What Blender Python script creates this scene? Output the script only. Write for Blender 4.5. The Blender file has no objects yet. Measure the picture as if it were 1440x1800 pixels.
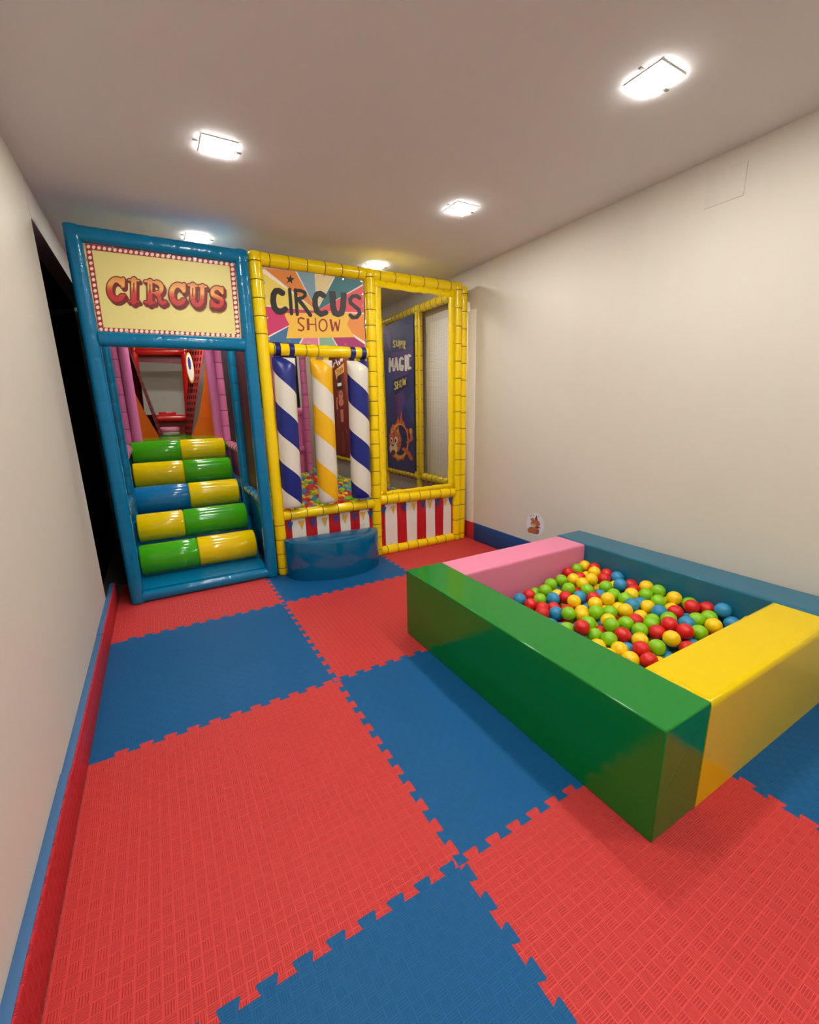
import bpy, bmesh, math, random
from mathutils import Vector, Matrix
from mathutils.geometry import tessellate_polygon

# ------------------------------------------------------------------ camera, light, exposure
sc = bpy.context.scene
COL = sc.collection
F_PX, YAW, PITCH, ROLL = 759.49, 0.5194, -0.2353, -0.0186
CAM = Vector((0.4046, -0.7853, 1.2708))
W_PX, H_PX = 1440.0, 1800.0
_fw = Vector((math.sin(YAW) * math.cos(PITCH), math.cos(YAW) * math.cos(PITCH), math.sin(PITCH)))
_r0 = Vector((math.cos(YAW), -math.sin(YAW), 0.0))
_u0 = _r0.cross(_fw)
_rt = _r0 * math.cos(ROLL) + _u0 * math.sin(ROLL)
_up = _u0 * math.cos(ROLL) - _r0 * math.sin(ROLL)
cam_data = bpy.data.cameras.new('camera')
cam_data.sensor_fit = 'HORIZONTAL'
cam_data.sensor_width = 36.0
cam_data.lens = F_PX / W_PX * 36.0
cam_data.clip_start = 0.02
cam_ob = bpy.data.objects.new('camera', cam_data)
COL.objects.link(cam_ob)
cam_ob.matrix_world = Matrix(((_rt.x, _up.x, -_fw.x, CAM.x), (_rt.y, _up.y, -_fw.y, CAM.y),
                              (_rt.z, _up.z, -_fw.z, CAM.z), (0, 0, 0, 1)))
sc.camera = cam_ob
world = bpy.data.worlds.new('world')
sc.world = world
world.use_nodes = True
world.node_tree.nodes['Background'].inputs['Color'].default_value = (1.0, 0.93, 0.85, 1)
world.node_tree.nodes['Background'].inputs['Strength'].default_value = 0.0
sc.view_settings.view_transform = 'Standard'
sc.view_settings.look = 'None'
sc.view_settings.gamma = 1.0
sc.view_settings.use_curve_mapping = False
sc.view_settings.exposure = 1.64
LAMP_STRENGTH = 52.0
LAMP_COLOR = (1.0, 0.985, 0.93)


def at(px, py, ax, val):
    """the point of the plane (axis ax at val) seen at pixel px, py of the photograph"""
    w = _rt * ((px - W_PX / 2) / F_PX) + _up * ((H_PX / 2 - py) / F_PX) + _fw
    t = (val - CAM[ax]) / w[ax]
    return CAM + w * t


def lin(c):
    return tuple(((v / 255) / 12.92 if v / 255 <= 0.04045 else ((v / 255 + 0.055) / 1.055) ** 2.4) for v in c)


# ------------------------------------------------------------------ materials
MATS = {}


def mat(name, rgb, rough=0.4, spec=0.5, coat=0.0, bump=None, metal=0.0, trans=None):
    if name in MATS:
        return MATS[name]
    m = bpy.data.materials.new(name)
    m.use_nodes = True
    nt = m.node_tree
    b = nt.nodes['Principled BSDF']
    b.inputs['Base Color'].default_value = (*lin(rgb), 1)
    b.inputs['Roughness'].default_value = rough
    b.inputs['Specular IOR Level'].default_value = spec
    b.inputs['Coat Weight'].default_value = coat
    b.inputs['Coat Roughness'].default_value = 0.1
    b.inputs['Metallic'].default_value = metal
    if bump:
        scale, strength, dist = bump[:3]
        tc = nt.nodes.new('ShaderNodeTexCoord')
        mp = nt.nodes.new('ShaderNodeMapping')
        mp.inputs['Scale'].default_value = bump[3] if len(bump) > 3 else (1, 1, 1)
        nz = nt.nodes.new('ShaderNodeTexNoise')
        nz.inputs['Scale'].default_value = scale
        nz.inputs['Detail'].default_value = 3.0
        bp = nt.nodes.new('ShaderNodeBump')
        bp.inputs['Strength'].default_value = strength
        bp.inputs['Distance'].default_value = dist
        nt.links.new(tc.outputs['Object'], mp.inputs['Vector'])
        nt.links.new(mp.outputs['Vector'], nz.inputs['Vector'])
        nt.links.new(nz.outputs['Fac'], bp.inputs['Height'])
        nt.links.new(bp.outputs['Normal'], b.inputs['Normal'])
    MATS[name] = m
    return m


def math_node(nt, op, a, b=None, c=None):
    n = nt.nodes.new('ShaderNodeMath')
    n.operation = op
    for i, v in enumerate((a, b, c)):
        if v is None:
            continue
        if isinstance(v, (int, float)):
            n.inputs[i].default_value = v
        else:
            nt.links.new(v, n.inputs[i])
    return n.outputs[0]


def weave_mat(name, rgb, axes='XY', strength=0.9, depth=0.0020):
    """closed-cell foam with the moulded basket-weave of small ridged squares"""
    if name in MATS:
        return MATS[name]
    m = bpy.data.materials.new(name)
    m.use_nodes = True
    nt = m.node_tree
    b = nt.nodes['Principled BSDF']
    b.inputs['Base Color'].default_value = (*lin(rgb), 1)
    b.inputs['Roughness'].default_value = 0.5
    b.inputs['Specular IOR Level'].default_value = 0.2
    tc = nt.nodes.new('ShaderNodeTexCoord')
    sp = nt.nodes.new('ShaderNodeSeparateXYZ')
    nt.links.new(tc.outputs['Object'], sp.inputs[0])
    N = 36.0
    u = math_node(nt, 'MULTIPLY', sp.outputs[axes[0]], N)
    v = math_node(nt, 'MULTIPLY', sp.outputs[axes[1]], N)
    fu, fv = math_node(nt, 'FRACT', u), math_node(nt, 'FRACT', v)
    iu, iv = math_node(nt, 'FLOOR', u), math_node(nt, 'FLOOR', v)
    par = math_node(nt, 'FLOORED_MODULO', math_node(nt, 'ADD', iu, iv), 2.0)
    ru = math_node(nt, 'SINE', math_node(nt, 'MULTIPLY', fu, 2 * math.pi * 5))
    rv = math_node(nt, 'SINE', math_node(nt, 'MULTIPLY', fv, 2 * math.pi * 5))
    ridge = math_node(nt, 'ADD', math_node(nt, 'MULTIPLY', ru, par),
                      math_node(nt, 'MULTIPLY', rv, math_node(nt, 'SUBTRACT', 1.0, par)))
    ridge = math_node(nt, 'MINIMUM', ridge, 0.3)
    eu = math_node(nt, 'ABSOLUTE', math_node(nt, 'SUBTRACT', fu, 0.5))
    ev = math_node(nt, 'ABSOLUTE', math_node(nt, 'SUBTRACT', fv, 0.5))
    inside = math_node(nt, 'LESS_THAN', math_node(nt, 'MAXIMUM', eu, ev), 0.44)
    h = math_node(nt, 'ADD', math_node(nt, 'MULTIPLY', math_node(nt, 'SUBTRACT', ridge, 0.3), inside), 0.3)
    bp = nt.nodes.new('ShaderNodeBump')
    bp.inputs['Strength'].default_value = strength
    bp.inputs['Distance'].default_value = depth
    nt.links.new(h, bp.inputs['Height'])
    nt.links.new(bp.outputs['Normal'], b.inputs['Normal'])
    MATS[name] = m
    return m


def spiral_mat(name, rgb_a, rgb_b, period, lead, phase):
    """two-colour barber-pole print that winds round the local z axis"""
    m = bpy.data.materials.new(name)
    m.use_nodes = True
    nt = m.node_tree
    b = nt.nodes['Principled BSDF']
    b.inputs['Roughness'].default_value = 0.34
    tc = nt.nodes.new('ShaderNodeTexCoord')
    sp = nt.nodes.new('ShaderNodeSeparateXYZ')
    nt.links.new(tc.outputs['Object'], sp.inputs[0])
    th = math_node(nt, 'ARCTAN2', sp.outputs['X'], math_node(nt, 'MULTIPLY', sp.outputs['Y'], -1.0))
    q = math_node(nt, 'ADD', math_node(nt, 'MULTIPLY', th, lead / (2 * math.pi)), sp.outputs['Z'])
    fr = math_node(nt, 'FRACT', math_node(nt, 'ADD', math_node(nt, 'DIVIDE', q, period), phase))
    sel = math_node(nt, 'GREATER_THAN', fr, 0.5)
    mx = nt.nodes.new('ShaderNodeMix')
    mx.data_type = 'RGBA'
    nt.links.new(sel, mx.inputs['Factor'])
    mx.inputs[6].default_value = (*lin(rgb_a), 1)
    mx.inputs[7].default_value = (*lin(rgb_b), 1)
    nt.links.new(mx.outputs[2], b.inputs['Base Color'])
    nz = nt.nodes.new('ShaderNodeTexNoise')
    nz.inputs['Scale'].default_value = 14.0
    nt.links.new(tc.outputs['Object'], nz.inputs['Vector'])
    bp = nt.nodes.new('ShaderNodeBump')
    bp.inputs['Strength'].default_value = 0.25
    bp.inputs['Distance'].default_value = 0.01
    nt.links.new(nz.outputs['Fac'], bp.inputs['Height'])
    nt.links.new(bp.outputs['Normal'], b.inputs['Normal'])
    return m


def ramp_z_mat(name, z0, z1, stops, rough=0.45):
    """printed colour fade along world z (ink of the lettering)"""
    m = bpy.data.materials.new(name)
    m.use_nodes = True
    nt = m.node_tree
    b = nt.nodes['Principled BSDF']
    b.inputs['Roughness'].default_value = rough
    tc = nt.nodes.new('ShaderNodeTexCoord')
    sp = nt.nodes.new('ShaderNodeSeparateXYZ')
    nt.links.new(tc.outputs['Object'], sp.inputs[0])
    f = math_node(nt, 'DIVIDE', math_node(nt, 'SUBTRACT', sp.outputs['Z'], z0), z1 - z0)
    cr = nt.nodes.new('ShaderNodeValToRGB')
    els = cr.color_ramp.elements
    while len(els) > 1:
        els.remove(els[-1])
    els[0].position = stops[0][0]
    els[0].color = (*lin(stops[0][1]), 1)
    for p, c in stops[1:]:
        e = els.new(p)
        e.color = (*lin(c), 1)
    nt.links.new(f, cr.inputs['Fac'])
    nt.links.new(cr.outputs['Color'], b.inputs['Base Color'])
    return m


VB = (9.0, 0.35, 0.02)
M_WALL = mat('wall_paint', (214, 207, 195), 0.6, 0.3, bump=(220, 0.12, 0.002))
M_CEIL = mat('ceiling_paint', (226, 223, 224), 0.75, 0.2)
M_DOOR = mat('door_paint', (232, 226, 214), 0.45)
M_SUB = mat('screed', (120, 112, 104), 0.8)
M_BLUE = mat('blue_vinyl', (4, 116, 162), 0.15, 0.36, bump=VB)
M_STEP = mat('step_blue_vinyl', (8, 94, 136), 0.08, 0.5, bump=(6, 0.1, 0.01))
M_YEL = mat('yellow_vinyl', (252, 216, 0), 0.17, 0.45, bump=VB)
M_PINK = mat('pink_vinyl', (236, 130, 188), 0.24, 0.4, bump=VB)
M_RED = mat('red_vinyl', (205, 24, 22), 0.2, bump=VB)
M_ORANGE = mat('orange_vinyl', (232, 98, 0), 0.4, 0.3, bump=VB)
RBUMP = (38, 0.3, 0.004, (0.06, 1, 1))
M_GREEN = mat('green_vinyl', (68, 172, 18), 0.12, 0.45, bump=RBUMP)
M_RYEL = mat('roll_yellow_vinyl', (250, 212, 0), 0.12, 0.45, bump=RBUMP)
M_RBLUE = mat('roll_blue_vinyl', (12, 116, 178), 0.14, 0.45, bump=RBUMP)
M_PGREEN = mat('block_green_vinyl', (3, 122, 38), 0.14, 0.4)
M_PPINK = mat('block_pink_vinyl', (230, 132, 166), 0.45, 0.35, bump=(5, 0.15, 0.01))
M_PBLUE = mat('block_blue_vinyl', (30, 104, 132), 0.26, 0.4, bump=(3, 0.06, 0.01))
M_PYEL = mat('block_yellow_vinyl', (224, 192, 0), 0.2, 0.16, bump=(3, 0.06, 0.01))
M_CORD = mat('lacing_cord', (72, 68, 40), 0.7)
M_STEEL = mat('eyelet_steel', (190, 190, 186), 0.3, metal=0.9)
M_BLACK = mat('black_fabric', (22, 20, 22), 0.75)
M_MAROON = mat('maroon_fabric', (92, 20, 18), 0.55)
M_CREAM = mat('cream_banner', (236, 222, 140), 0.5)
M_IVORY = mat('ivory_print', (244, 232, 214), 0.5)
M_BRED = mat('print_red', (176, 30, 30), 0.5)
M_DRED = mat('print_dark_red', (122, 16, 20), 0.5)
M_INK = mat('print_black', (32, 26, 26), 0.5)
M_WHITE = mat('white_vinyl', (232, 226, 216), 0.4)
M_SRED = mat('stripe_red', (190, 22, 30), 0.4)
M_FLAGB = mat('pennant_blue', (36, 72, 140), 0.45)
M_FLAGY = mat('pennant_yellow', (228, 176, 60), 0.45)
M_STRAP = mat('strap_blue', (22, 26, 112), 0.35)
M_BEIGE = mat('beige_fabric', (176, 160, 146), 0.7)
M_NET = mat('net_thread', (44, 42, 38), 0.7)
M_TRIM = mat('lamp_trim', (244, 242, 238), 0.4)
M_CLIP = mat('lamp_clip', (104, 96, 88), 0.5)
M_MATR = weave_mat('foam_red', (213, 66, 65), depth=0.0018)
M_MATB = weave_mat('foam_blue', (16, 90, 144), depth=0.0007)
M_STRIPR = weave_mat('foam_red_upright', (206, 48, 56), 'YZ', 0.9, 0.003)
M_STRIPB = weave_mat('foam_blue_upright', (34, 72, 132), 'YZ', 0.3)
M_FOAMB = mat('foam_blue_plain', (62, 108, 156), 0.55)
M_FOAMR = mat('foam_red_plain', (226, 86, 92), 0.55)
BALLC = {'red': (212, 26, 26), 'yellow': (246, 204, 6), 'green': (132, 196, 16), 'blue': (42, 138, 186)}
M_BALL = {k: mat('ball_' + k, v, 0.3) for k, v in BALLC.items()}
m = bpy.data.materials.new('lamp_light')
m.use_nodes = True
e = m.node_tree.nodes.new('ShaderNodeEmission')
e.inputs['Color'].default_value = (*LAMP_COLOR, 1)
e.inputs['Strength'].default_value = LAMP_STRENGTH
m.node_tree.links.new(e.outputs[0], m.node_tree.nodes['Material Output'].inputs['Surface'])
M_LAMP = m


# ------------------------------------------------------------------ mesh helpers
class MB:
    def __init__(self):
        self.bm = bmesh.new()
        self.mi = 0

    def face(self, vs):
        try:
            f = self.bm.faces.new(vs)
            f.material_index = self.mi
            return f
        except ValueError:
            return None

    def poly(self, pts):
        return self.face([self.bm.verts.new(p) for p in pts])

    def grid(self, rows, closed=False):
        vr = [[self.bm.verts.new(p) for p in r] for r in rows]
        for a, b in zip(vr, vr[1:]):
            n = len(a)
            for i in range(n if closed else n - 1):
                j = (i + 1) % n
                self.face([a[i], a[j], b[j], b[i]])
        return vr

    def box(self, lo, hi, bevel=0.0, seg=2):
        lo, hi = Vector(lo), Vector(hi)
        c = (lo + hi) / 2
        r = bmesh.ops.create_cube(self.bm, size=1.0, matrix=Matrix.Translation(c) @ Matrix.Diagonal((*(hi - lo), 1)))
        fs = {f for v in r['verts'] for f in v.link_faces}
        if bevel:
            es = list({e for f in fs for e in f.edges})
            o = bmesh.ops.bevel(self.bm, geom=es, offset=bevel, segments=seg, profile=0.5, affect='EDGES')
            fs = set(o['faces']) | {f for v in o['verts'] for f in v.link_faces}
        for f in fs:
            if f.is_valid:
                f.material_index = self.mi
        return self

    def tube(self, p0, p1, r, rings=(), n=20, sq=1.0, pinch=0.03, rnd=0.012):
        """padded tube between two points; rings = places where a cord pinches the sleeve; sq<1 squares its section"""
        p0, p1 = Vector(p0), Vector(p1)
        d = p1 - p0
        L = d.length
        d.normalize()
        a = Vector((0, 1, 0)) if abs(d.y) < 0.9 else Vector((0, 0, 1))
        u = d.cross(a).normalized()
        v = d.cross(u)
        ss = {0.0, rnd * 0.35, rnd, L - rnd, L - rnd * 0.35, L}
        for q in rings:
            for o in (-0.016, -0.007, 0, 0.007, 0.016):
                if rnd < q + o < L - rnd:
                    ss.add(q + o)
        k = max(2, int(L / 0.12))
        ss |= {rnd + (L - 2 * rnd) * i / k for i in range(k + 1)}
        rows = []
        for s in sorted(ss):
            rr = r
            e = min(s, L - s)
            if e < rnd:
                rr = r - rnd * (1 - math.sqrt(max(0, 1 - (1 - e / rnd) ** 2)))
            for q in rings:
                rr *= 1 - pinch * math.exp(-((s - q) / 0.007) ** 2)
            row = []
            for i in range(n):
                t = 2 * math.pi * (i + 0.5) / n
                cx, sx = math.cos(t), math.sin(t)
                cx = math.copysign(abs(cx) ** sq, cx)
                sx = math.copysign(abs(sx) ** sq, sx)
                row.append(p0 + d * s + u * (cx * rr) + v * (sx * rr))
            rows.append(row)
        g = self.grid(rows, True)
        self.face(g[0][::-1])
        self.face(g[-1])
        return self

    def cord_ring(self, c, axis, R, r=0.0025, n=20):
        c = Vector(c)
        d = Vector(axis).normalized()
        a = Vector((0, 1, 0)) if abs(d.y) < 0.9 else Vector((0, 0, 1))
        u = d.cross(a).normalized()
        v = d.cross(u)
        rows = []
        for i in range(n):
            t = 2 * math.pi * i / n
            e = u * math.cos(t) + v * math.sin(t)
            rows.append([c + e * (R + r * math.cos(k * math.pi / 2)) + d * (r * math.sin(k * math.pi / 2)) for k in range(4)])
        rows.append(rows[0])
        self.grid(rows, True)

    def eyelet(self, c, nrm, r=0.006):
        c = Vector(c)
        d = Vector(nrm).normalized()
        a = Vector((0, 0, 1))
        u = d.cross(a).normalized()
        v = d.cross(u)
        n = 10
        rows = []
        for rr, h in ((r * 0.45, 0.0), (r * 0.6, 0.0016), (r * 0.9, 0.0016), (r, 0.0)):
            rows.append([c + d * (h + 0.0015) + (u * math.cos(2 * math.pi * i / n) + v * math.sin(2 * math.pi * i / n)) * rr for i in range(n)])
        self.grid(rows, True)

    def sphere(self, c, r, seg=20, rings=12, sc_=(1, 1, 1)):
        o = bmesh.ops.create_uvsphere(self.bm, u_segments=seg, v_segments=rings, radius=r,
                                      matrix=Matrix.Translation(Vector(c)) @ Matrix.Diagonal((*sc_, 1)))
        for v in o['verts']:
            for f in v.link_faces:
                f.material_index = self.mi

    def ico(self, c, r, sub=2):
        o = bmesh.ops.create_icosphere(self.bm, subdivisions=sub, radius=r, matrix=Matrix.Translation(Vector(c)))
        for v in o['verts']:
            for f in v.link_faces:
                f.material_index = self.mi

    def prism(self, pts, ext):
        """pts: a planar outline; ext: the extrusion vector"""
        ext = Vector(ext)
        a = [self.bm.verts.new(p) for p in pts]
        b = [self.bm.verts.new(Vector(p) + ext) for p in pts]
        fs = [self.face(a[::-1]), self.face(b)]
        n = len(a)
        for i in range(n):
            fs.append(self.face([a[i], a[(i + 1) % n], b[(i + 1) % n], b[i]]))
        return fs, b

    def build(self, name, mats, parent=None, smooth=True, angle=38, loc=None):
        bmesh.ops.recalc_face_normals(self.bm, faces=self.bm.faces[:])
        me = bpy.data.meshes.new(name)
        if loc is not None:
            bmesh.ops.translate(self.bm, verts=self.bm.verts[:], vec=-Vector(loc))
        self.bm.to_mesh(me)
        self.bm.free()
        for x in (mats if isinstance(mats, (list, tuple)) else [mats]):
            me.materials.append(x)
        if smooth:
            me.polygons.foreach_set('use_smooth', [True] * len(me.polygons))
            me.set_sharp_from_angle(angle=math.radians(angle))
        o = bpy.data.objects.new(name, me)
        COL.objects.link(o)
        if loc is not None:
            o.location = loc
        if parent is not None:
            o.parent = parent
            o.matrix_parent_inverse = Matrix.Translation(-parent_world(parent))
        return o


def parent_world(p):
    return Vector(p.location)


def tag(o, label, cat, group=None, kind=None):
    o['label'] = label
    o['category'] = cat
    if group:
        o['group'] = group
    if kind:
        o['kind'] = kind
    return o


def thing(name, loc, label, cat, group=None):
    o = bpy.data.objects.new(name, None)
    o.empty_display_size = 0.05
    COL.objects.link(o)
    o.location = loc
    return tag(o, label, cat, group)


def structure(o, label=None):
    o['kind'] = 'structure'
    if label:
        o['label'] = label
    return o


class Art:
    """flat print on a plane; every shape is laid a hair above the one before"""

    def __init__(self, ax, val, nrm, fx=None):
        self.mb = MB()
        self.ax, self.val, self.n = ax, val, Vector(nrm)
        self.mats = []
        self.k = 0
        self.fx = fx or (lambda x, y: (x, y))

    def pt(self, q):
        x, y = self.fx(*q)
        return at(x, y, self.ax, self.val) + self.n * (0.0012 + self.k * 0.000012)

    def use(self, m_):
        if m_ not in self.mats:
            self.mats.append(m_)
        self.mb.mi = self.mats.index(m_)

    def poly(self, pts, m_):
        self.use(m_)
        self.k += 1
        self.mb.poly([self.pt(p) for p in pts])

    def stroke(self, pts, w, m_, cap=True):
        for i, (a, b) in enumerate(zip(pts, pts[1:])):
            dx, dy = b[0] - a[0], b[1] - a[1]
            L = math.hypot(dx, dy)
            if L < 1e-6:
                continue
            nx, ny = -dy / L * w / 2, dx / L * w / 2
            self.poly([(a[0] + nx, a[1] + ny), (b[0] + nx, b[1] + ny), (b[0] - nx, b[1] - ny), (a[0] - nx, a[1] - ny)], m_)
        rng = pts if cap else pts[1:-1]
        for p in rng:
            self.disc(p, w / 2, m_, 14)

    def disc(self, c, r, m_, n=20, ry=None):
        ry = ry or r
        self.poly([(c[0] + r * math.cos(2 * math.pi * i / n), c[1] + ry * math.sin(2 * math.pi * i / n)) for i in range(n)], m_)

    def build(self, name, parent):
        return self.mb.build(name, self.mats, parent, smooth=False)


def arc(cx, cy, rx, ry, a0, a1, n=14):
    return [(cx + rx * math.cos(math.radians(a0 + (a1 - a0) * i / n)), cy - ry * math.sin(math.radians(a0 + (a1 - a0) * i / n))) for i in range(n + 1)]


# ------------------------------------------------------------------ setting
X0, X1, Y0, Y1, ZC, ZF = -0.012, 2.99, -3.2, 6.9, 2.457, -0.02


def slab(name, lo, hi, m_, label):
    b = MB()
    b.box(lo, hi)
    return structure(b.build(name, m_, smooth=False), label)


slab('floor', (X0 - .1, Y0 - .1, ZF - .1), (X1 + .1, Y1 + .1, ZF), M_SUB, 'grey screed floor under the foam mats')
slab('ceiling', (X0 - .1, Y0 - .1, ZC), (X1 + .1, Y1 + .1, ZC + .1), M_CEIL, 'plain white plaster ceiling')
b = MB()
RY0, RY1, RZ = 2.425, 4.6, 2.27
b.box((X0 - .1, Y0 - .1, ZF), (X0, RY0, ZC))
es = [e_ for e_ in b.bm.edges if all(abs(v.co.x - X0) < 1e-4 and abs(v.co.y - RY0) < 1e-4 for v in e_.verts)]
bmesh.ops.bevel(b.bm, geom=es, offset=.055, segments=8, profile=.5, affect='EDGES')
b.box((X0 - .1, RY0 - .04, RZ), (X0, RY1, ZC))
b.box((X0 - .1, RY1, ZF), (X0, Y1 + .1, ZC))
b.mi = 1  # recess surfaces: the shade inside is put into a charcoal colour
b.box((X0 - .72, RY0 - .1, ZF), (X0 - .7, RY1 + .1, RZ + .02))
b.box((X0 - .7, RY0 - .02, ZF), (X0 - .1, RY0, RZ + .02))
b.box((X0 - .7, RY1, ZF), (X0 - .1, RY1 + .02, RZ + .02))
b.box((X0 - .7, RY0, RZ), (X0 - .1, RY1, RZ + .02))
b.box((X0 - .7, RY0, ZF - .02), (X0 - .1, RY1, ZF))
structure(b.build('wall_left', [M_WALL, mat('recess_shade', (30, 27, 27), .9, .1)], angle=30), 'off-white left wall with a dark recess beside the stair frame')
slab('wall_right', (X1, Y0 - .1, ZF), (X1 + .1, Y1 + .1, ZC), M_WALL, 'plain off-white right wall')
slab('wall_back', (X0, Y1, ZF), (X1, Y1 + .1, ZC), M_WALL, 'plain wall behind the play frame')
slab('wall_front', (X0, Y0 - .1, ZF), (X1, Y0, ZC), M_WALL, 'plain wall behind the camera')
b = MB()
b.box((2.974, 2.475, -0.02), (X1, 3.21, 2.115), 0.003)
structure(b.build('door_1', M_DOOR), 'pale flush door panel on the right wall behind the yellow frame')


def strip(name, face_x, wall_x, y0, y1, h, m_face, m_core, label):
    b = MB()
    sgn = 1 if face_x > wall_x else -1
    mid = face_x - sgn * 0.007
    b.mi = 0
    b.box((min(face_x, mid), y0, 0.0), (max(face_x, mid), y1, h), 0.002)
    b.mi = 1
    b.box((min(wall_x, mid), y0, 0.0), (max(wall_x, mid), y1, h - 0.001), 0.002)
    return structure(b.build(name, [m_face, m_core]), label)


for y0, y1, h in ((-1.2, 0.797, 0.142), (0.80, 1.838, 0.136), (1.842, 2.66, 0.140)):
    strip('baseboard_left', 0.021, X0, y0, y1, h, M_STRIPR, M_FOAMB, 'red and blue foam strip along the left wall')
strip('baseboard_right', 2.972, X1, 2.447, 3.2, 0.172, M_STRIPR, M_FOAMR, 'red foam strip behind the yellow frame')
strip('baseboard_right', 2.972, X1, 1.30, 2.443, 0.172, M_STRIPB, M_FOAMB, 'blue foam strip behind the pink block')


# ------------------------------------------------------------------ foam puzzle mats
D_T = 0.0125


def edge_path(n=12, d=D_T):
    """one side of a mat, t from 0 to 1 with its dovetail teeth"""
    pts = [(0.0, -d)]
    for k in range(n):
        for t, o in ((0.295, -d), (0.252, -d * .5), (0.200, d * .65), (0.228, d), (0.772, d), (0.800, d * .65), (0.748, -d * .5), (0.705, -d)):
            pts.append(((k + t + 0.15) / n, o))     # kept clear of the first corner
    return pts


EP = edge_path()


def mat_outline(i, j):
    x0, x1, y0, y1 = max(i - D_T, .022), min(i + 1 - D_T, 2.970), j - D_T, j + 1 - D_T
    ex = [(t + i - D_T, o) for t, o in EP[1:]]
    teeth = [ex[k:k + 8] for k in range(0, len(ex), 8)]          # a tooth cut off by the wall is left out
    ex = [q for t in teeth if t[0][0] > x0 + .002 and t[-1][0] < x1 - .002 and t[2][0] > x0 + .002 and t[5][0] < x1 - .002 for q in t]
    P = [(x0, y0)]
    if j > -1:
        P += [(x, j + o) for x, o in ex]
    P.append((x1, y0))
    if i < 2:
        P += [(i + 1 + o, y0 + t) for t, o in EP[1:]]
    P.append((x1, y1))
    if j < 2:
        P += [(x, j + 1 + o) for x, o in reversed(ex)]
    P.append((x0, y1))
    if i > 0:
        P += [(i + o, y0 + t) for t, o in reversed(EP[1:])]
    return P


MAT_LABELS = {
    (0, -1): 'blue puzzle mat at the near edge, in front of the large red mat',
    (1, -1): 'red puzzle mat under the near corner of the green block',
    (2, -1): 'blue puzzle mat in the near right corner beside the yellow block',
    (0, 0): 'large red puzzle mat along the left wall in the foreground',
    (1, 0): 'blue puzzle mat in the middle of the floor along the green block',
    (2, 0): 'red puzzle mat underneath the ball pit, by the right wall',
    (0, 1): 'blue puzzle mat along the left wall, one short of the stairs',
    (1, 1): 'red puzzle mat between the half-round step and the green block',
    (2, 1): 'blue puzzle mat underneath the pink block, by the right wall',
    (0, 2): 'red puzzle mat at the foot of the blue stair frame',
    (1, 2): 'blue puzzle mat under the half-round step',
    (2, 2): 'red puzzle mat under the right end of the yellow frame',
}
for (i, j), lab in MAT_LABELS.items():
    b = MB()
    pts = mat_outline(i, j)
    clean = []
    for p in pts:
        if not clean or (abs(p[0] - clean[-1][0]) + abs(p[1] - clean[-1][1])) > 1e-5:
            clean.append(p)
    if abs(clean[0][0] - clean[-1][0]) + abs(clean[0][1] - clean[-1][1]) < 1e-5:
        clean.pop()
    tris = tessellate_polygon([[Vector((x, y, 0)) for x, y in clean]])
    lo_ = [b.bm.verts.new((x, y, -0.02)) for x, y in clean]
    hi_ = [b.bm.verts.new((x, y, 0.0)) for x, y in clean]
    for tr in tris:
        b.face([hi_[q] for q in tr])
        b.face([lo_[q] for q in reversed(tr)])
    for q in range(len(clean)):
        r_ = (q + 1) % len(clean)
        b.face([lo_[q], lo_[r_], hi_[r_], hi_[q]])
    o = b.build('puzzle_mat', M_MATR if (i + j) % 2 == 0 else M_MATB, smooth=False)
    tag(o, lab, 'floor mat', 'interlocking foam floor mats')

# ------------------------------------------------------------------ ceiling lamps
LAMPS = [(0.82, 0.44, 'square ceiling downlight nearest overhead on the left'),
         (2.20, 0.44, 'square ceiling downlight nearest the camera, high over the ball pit'),
         (0.82, 1.655, 'square ceiling downlight on the left side of the bare ceiling'),
         (2.20, 1.655, 'square ceiling downlight on the right, beyond the ball pit'),
         (0.83, 2.87, 'square ceiling downlight just above the blue stair frame'),
         (2.205, 2.86, 'square ceiling downlight just above the yellow frame'),
         (0.82, 4.07, 'added fill downlight inside the play frame, unseen behind the CIRCUS sign'),  # added, unseen; brightens the pink posts and stair interior
         (0.82, 5.28, 'added fill downlight deepest inside the play frame on the left, unseen'),  # added, unseen; lights the far wall, nets and orange sheets
         (2.205, 5.28, 'added fill downlight inside the play frame over the inner ball pool, unseen'),  # added, unseen; lights the monkey banner and the pool balls
         (0.82, -0.77, 'square ceiling downlight over the near left floor'),
         (2.20, -0.77, 'square ceiling downlight over the near right floor'),
         (0.82, -1.98, 'unseen square ceiling downlight at the back of the room, frontal fill, left'),  # unseen pair continuing the lamp rows, kept as frontal fill
         (2.20, -1.98, 'unseen square ceiling downlight at the back of the room, frontal fill, right')]
for x, y, lab in LAMPS:
    t = thing('ceiling_downlight', (x, y, ZC), lab, 'ceiling light', 'square ceiling downlights')
    b = MB()
    b.box((x - .0735, y - .0735, ZC - .0042), (x + .0735, y + .0735, ZC))
    b.build('frame', M_TRIM, t, smooth=False)
    b = MB()
    b.box((x - .070, y - .070, ZC - .0072), (x + .070, y + .070, ZC - .0042))
    b.build('diffuser', M_LAMP, t, smooth=False)
    for s in (-1, 1):
        b = MB()
        b.box((x + s * .093 - .011, y + s * .01 - .006, ZC - .003), (x + s * .093 + .011, y + s * .01 + .006, ZC))
        b.build('spring_clip', M_CLIP, t, smooth=False)

# access cover and teddy sticker on the right wall
b = MB()
b.box((X1 - .003, .455, 2.235), (X1, .632, 2.382), .001)
tag(b.build('access_cover', M_WALL), 'faint square white access cover high on the right wall', 'access cover')

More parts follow.
